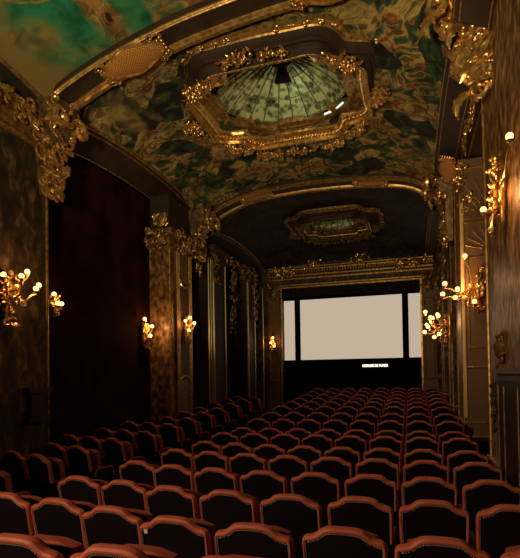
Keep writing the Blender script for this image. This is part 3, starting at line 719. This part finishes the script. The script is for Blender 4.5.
sconce('nine globe cluster sconce on the far right wall near the screen', (XR-.03, 12.85, 1.2), -pi/2, [(-.25, -.3, .3), (-.1, -.45, .1), (.1, -.3, .22), (.2, -.55, -.05), (.0, -.6, .35), (.35, -.45, .15), (-.15, -.62, -.15), (.3, -.3, -.25), (.05, -.4, -.3)], .45, 16, .05, 8, nscroll=14)
sconce('farthest right sconce half hidden behind the globe cluster', (XR-.03, 15.3, 1.35), -pi/2, [(-.2, -.35, .3), (.1, -.5, .1), (.3, -.4, .3)], .35, 7, .05, 9)
# urn ornament on the near right ledge
t = thing('bronze_urn', 'dark bronze urn ornament standing on the near right ledge', 'urn', (XR-.0, 6.06, .035))
p = MB(); p.lathe([(.001, 0), (.10, .0), (.09, .04), (.035, .09), (.09, .17), (.11, .26), (.07, .33), (.09, .38), (.03, .4), (.001, .46)], (0, 0, 0), 14); p.build('body', M['bronze'], t)
p = MB(); rocaille(p, .24, .4, 12, 71, .08, 0, .2, .6); po = p.build('leafwork', M['gold_dim'], t); po.rotation_euler = (0, 0, -pi/2)
t = ornament('gilded_drop', 'gilt scroll drop on the black dado at the right edge', 'ornament', (XR-.02, 6.4, -.45), -pi/2, .2, .7, 16, 72, .06, .8, 'bronze', core=False)

# ------------------------------------------------------------------ theatre seats
def half_profile():
    # right half outline of the back, from centre top to lower side (x,z)
    P_ = [(0, .950), (.05, .949), (.085, .946), (.11, .939), (.132, .924), (.152, .906), (.17, .894), (.188, .889), (.207, .886), (.222, .880), (.233, .868), (.239, .848), (.241, .81), (.240, .74), (.238, .66), (.236, .59), (.234, .50), (.232, .42)]
    return [(x*1.035, z) for x, z in P_]
def lean(z): return (.95-z)*.20
def make_seat(lod):
    root = thing('theatre_seat', 'seat', 'theatre seat')
    hp = half_profile(); full = [(-x, z) for x, z in hp[::-1]] + hp[1:]
    n = len(full)
    # dark padded back
    b = MB(); inner = full
    rows = []
    for (x, z) in inner:
        rows.append([(x*.97, lean(z)+.0, z-.012)])
    cx, cz = 0, .66
    ringf = []
    for q, d in ((1.0, .012), (.94, -.006), (.8, -.016), (.5, -.022), (.02, -.024)):
        ringf.append([(x*.97*q, lean(cz+(z-.012-cz)*q)+d, cz+(z-.012-cz)*q) for x, z in full])
    b.quadgrid(ringf[::-1], False, True)
    ringb = []
    for q, d in ((1.0, .05), (.9, .075), (.6, .09), (.02, .095)):
        ringb.append([(x*.97*q, lean(cz+(z-.012-cz)*q)+d, cz+(z-.012-cz)*q) for x, z in full])
    b.quadgrid([ringf[0]]+ringb, False, True)
    fixn(b.build('backrest', M['back'], root))
    # red padded trim swept round the edge
    t = MB(); path = []
    for i, (x, z) in enumerate(full):
        a = full[max(i-1, 0)]; c = full[min(i+1, n-1)]; tx, tz = c[0]-a[0], c[1]-a[1]; l = sqrt(tx*tx+tz*tz); tx /= l; tz /= l
        nx, nz = -tz, tx
        # wider over the top, narrower down the sides
        if z < .58: continue
        path.append((Vector((x, lean(z), z)), Vector((nx, 0, nz)), Vector((0, 1, 0)), 0.86 if z > .875 else .5))
    prof = [(.006, .0), (.0, -.020), (-.014, -.028), (-.028, -.025), (-.036, -.012), (-.036, .0), (-.022, .022), (.0, .03), (.007, .018)]
    t.quadgrid([[p+A*(a*(s if a < 0 else 1))+B*bb for a, bb in prof] for p, A, B, s in path], False, True)
    fixn(t.build('back_trim', M['trim'], root))
    # brass nails along the inner edge of the trim
    if lod:
        s = MB(); acc = 0
        for i in range(1, n):
            (x0, z0_), (x1, z1_) = full[i-1], full[i]; seg = sqrt((x1-x0)**2+(z1_-z0_)**2)
            k = 0
            while acc < seg:
                q = acc/seg; x, z = x0+(x1-x0)*q, z0_+(z1_-z0_)*q; tx, tz = (x1-x0)/seg, (z1_-z0_)/seg
                wdt = -.039*(.86 if z > .875 else .5); px, pz = x-tz*wdt, z+tx*wdt
                s.ball((px, lean(z)-.018, pz), .003, 3, 5) if z > .6 else None; acc += .0135
            acc -= seg
        s.build('nail_row', M['stud'], root)
    # tipped-up seat cushion
    c = MB(); N = 16; rows = []
    def rr_(w, h, k):
        a = 2*pi*k/N; f = 1/((abs(cos(a))**5+abs(sin(a))**5)**.2); return w*f*cos(a), h*f*sin(a)
    for y, q in ((.0, .05), (.0, .9), (.015, 1), (.085, 1), (.10, .9), (.10, .05)):
        rows.append([(rr_(.212*q, .215*q, k)[0], .17+y+lean(.65+rr_(.212*q, .215*q, k)[1])*.4, .655+rr_(.212*q, .215*q, k)[1]) for k in range(N)])
    c.quadgrid(rows, False, True); fixn(c.build('seat_cushion', M['cushion'], root))
    for sg in (-1, 1):
        x = sg*.248
        a = MB(); a.tube([(x, .14, .50), (x, .145, .56), (x, .17, .595), (x, .23, .61), (x, .35, .61), (x, .43, .60), (x, .47, .57), (x, .48, .52), (x, .47, .48)], [.010, .014, .016, .017, .017, .017, .016, .014, .010], 8)
        a.build('armrest', M['cushion'], root)
        l = MB(); l.box(x-.010, x+.010, .12, .46, .0, .03); l.box(x-.010, x+.010, .20, .38, .03, .55); l.box(x-.010, x+.010, .14, .44, .50, .575)
        l.build('leg', M['metal'], root, False)
    return root
seat0 = make_seat(True); seat1 = make_seat(False)
used = {0: False, 1: False}
def copy_tree(o, parent=None):
    c = o.copy(); COL.objects.link(c); c.parent = parent
    for ch in [q for q in bpy.data.objects if q.parent == o]: copy_tree(ch, c)
    return c
def place(lod, x, y, z, rz, label, group):
    src = seat0 if lod else seat1
    if not used[lod]: o = src; used[lod] = True; first.append(o)
    else:
        o = src.copy(); COL.objects.link(o)
        for ch in src.children:
            c = ch.copy(); COL.objects.link(c); c.parent = o
    o.location = (x, y, z); o.rotation_euler = (0, 0, rz); o['label'] = label; o['group'] = group
    return o
first = []
ORD = ['first', 'second', 'third', 'fourth', 'fifth', 'sixth', 'seventh', 'eighth', 'ninth', 'tenth', 'eleventh', 'twelfth', 'thirteenth', 'fourteenth', 'fifteenth', 'sixteenth', 'seventeenth']
X0 = -.128
legsets = []
for i in range(-1, 15):
    for c in range(8):                # counted from the right
        if i == -1 and not 3 <= c <= 5: continue
        x = X0+(1.5-c)*SEAT if i >= 0 else -.73-.55*(c-3); y = ROW0+ROWP*i; zt_ = ZR[max(i, 0)] if i >= 0 else -.75
        k_ = {0: (0, -.01, .03, -.04, -.03, .08, .17, .22), 1: (0, 0, -.03, -.09, -.08, -.05, .05, .11), 2: (0, 0, .0, -.03, -.06, -.04, .03, .16)}.get(i, (0, 0, 0, -.01, 0, .03, .08, .17)) if 0 <= i < 5 else (0,)*8
        y += k_[c]; x += (0, 0, 0, 0, 0, .0, .01, .015)[c] if 0 <= i < 5 else 0; rz_ = -radians((0, 0, 0, 0, 1, 3, 4, 4)[c]) if 0 <= i < 5 else 0
        o = place(1 if i < 5 else 0, x, y, zt_-.955, rz_, 'dark seat with red trim, main block, %s row from camera, %s seat from right' % (ORD[i+1], ORD[c]), 'main block of theatre seats')
        if i == 0 and c == 4:
            pl = MB(); pl.box(-.012, .012, -.004, .0, -.02, .02); q = pl.build('number_plate', M['tag'], o, False); q.location = (-.195, -.0, .85)
LB = [4.2, 5.08, 5.86, 6.72, 7.72, 8.6, 9.45, 10.28, 11.15, 12.1, 13.05, 13.95]
LZ = [-.98, -.98, -.98, -.98, -.98, -.93, -.89, -.83, -.79, -.73, -.67, -.64]
for j, (y, zt_) in enumerate(zip(LB, LZ)):
    for c in range(3):
        x = -4.66-.537*c; yy = y+.144*c
        if c == 2 and not (6.6 < yy < 9.7): continue
        if c == 1 and yy < 5: pass
        place(1 if j < 3 else 0, x, yy, zt_-.955, radians(-15), 'dark seat with red trim, left block, %s row from camera, %s seat from aisle' % (ORD[j], ORD[c]), 'left block of theatre seats')
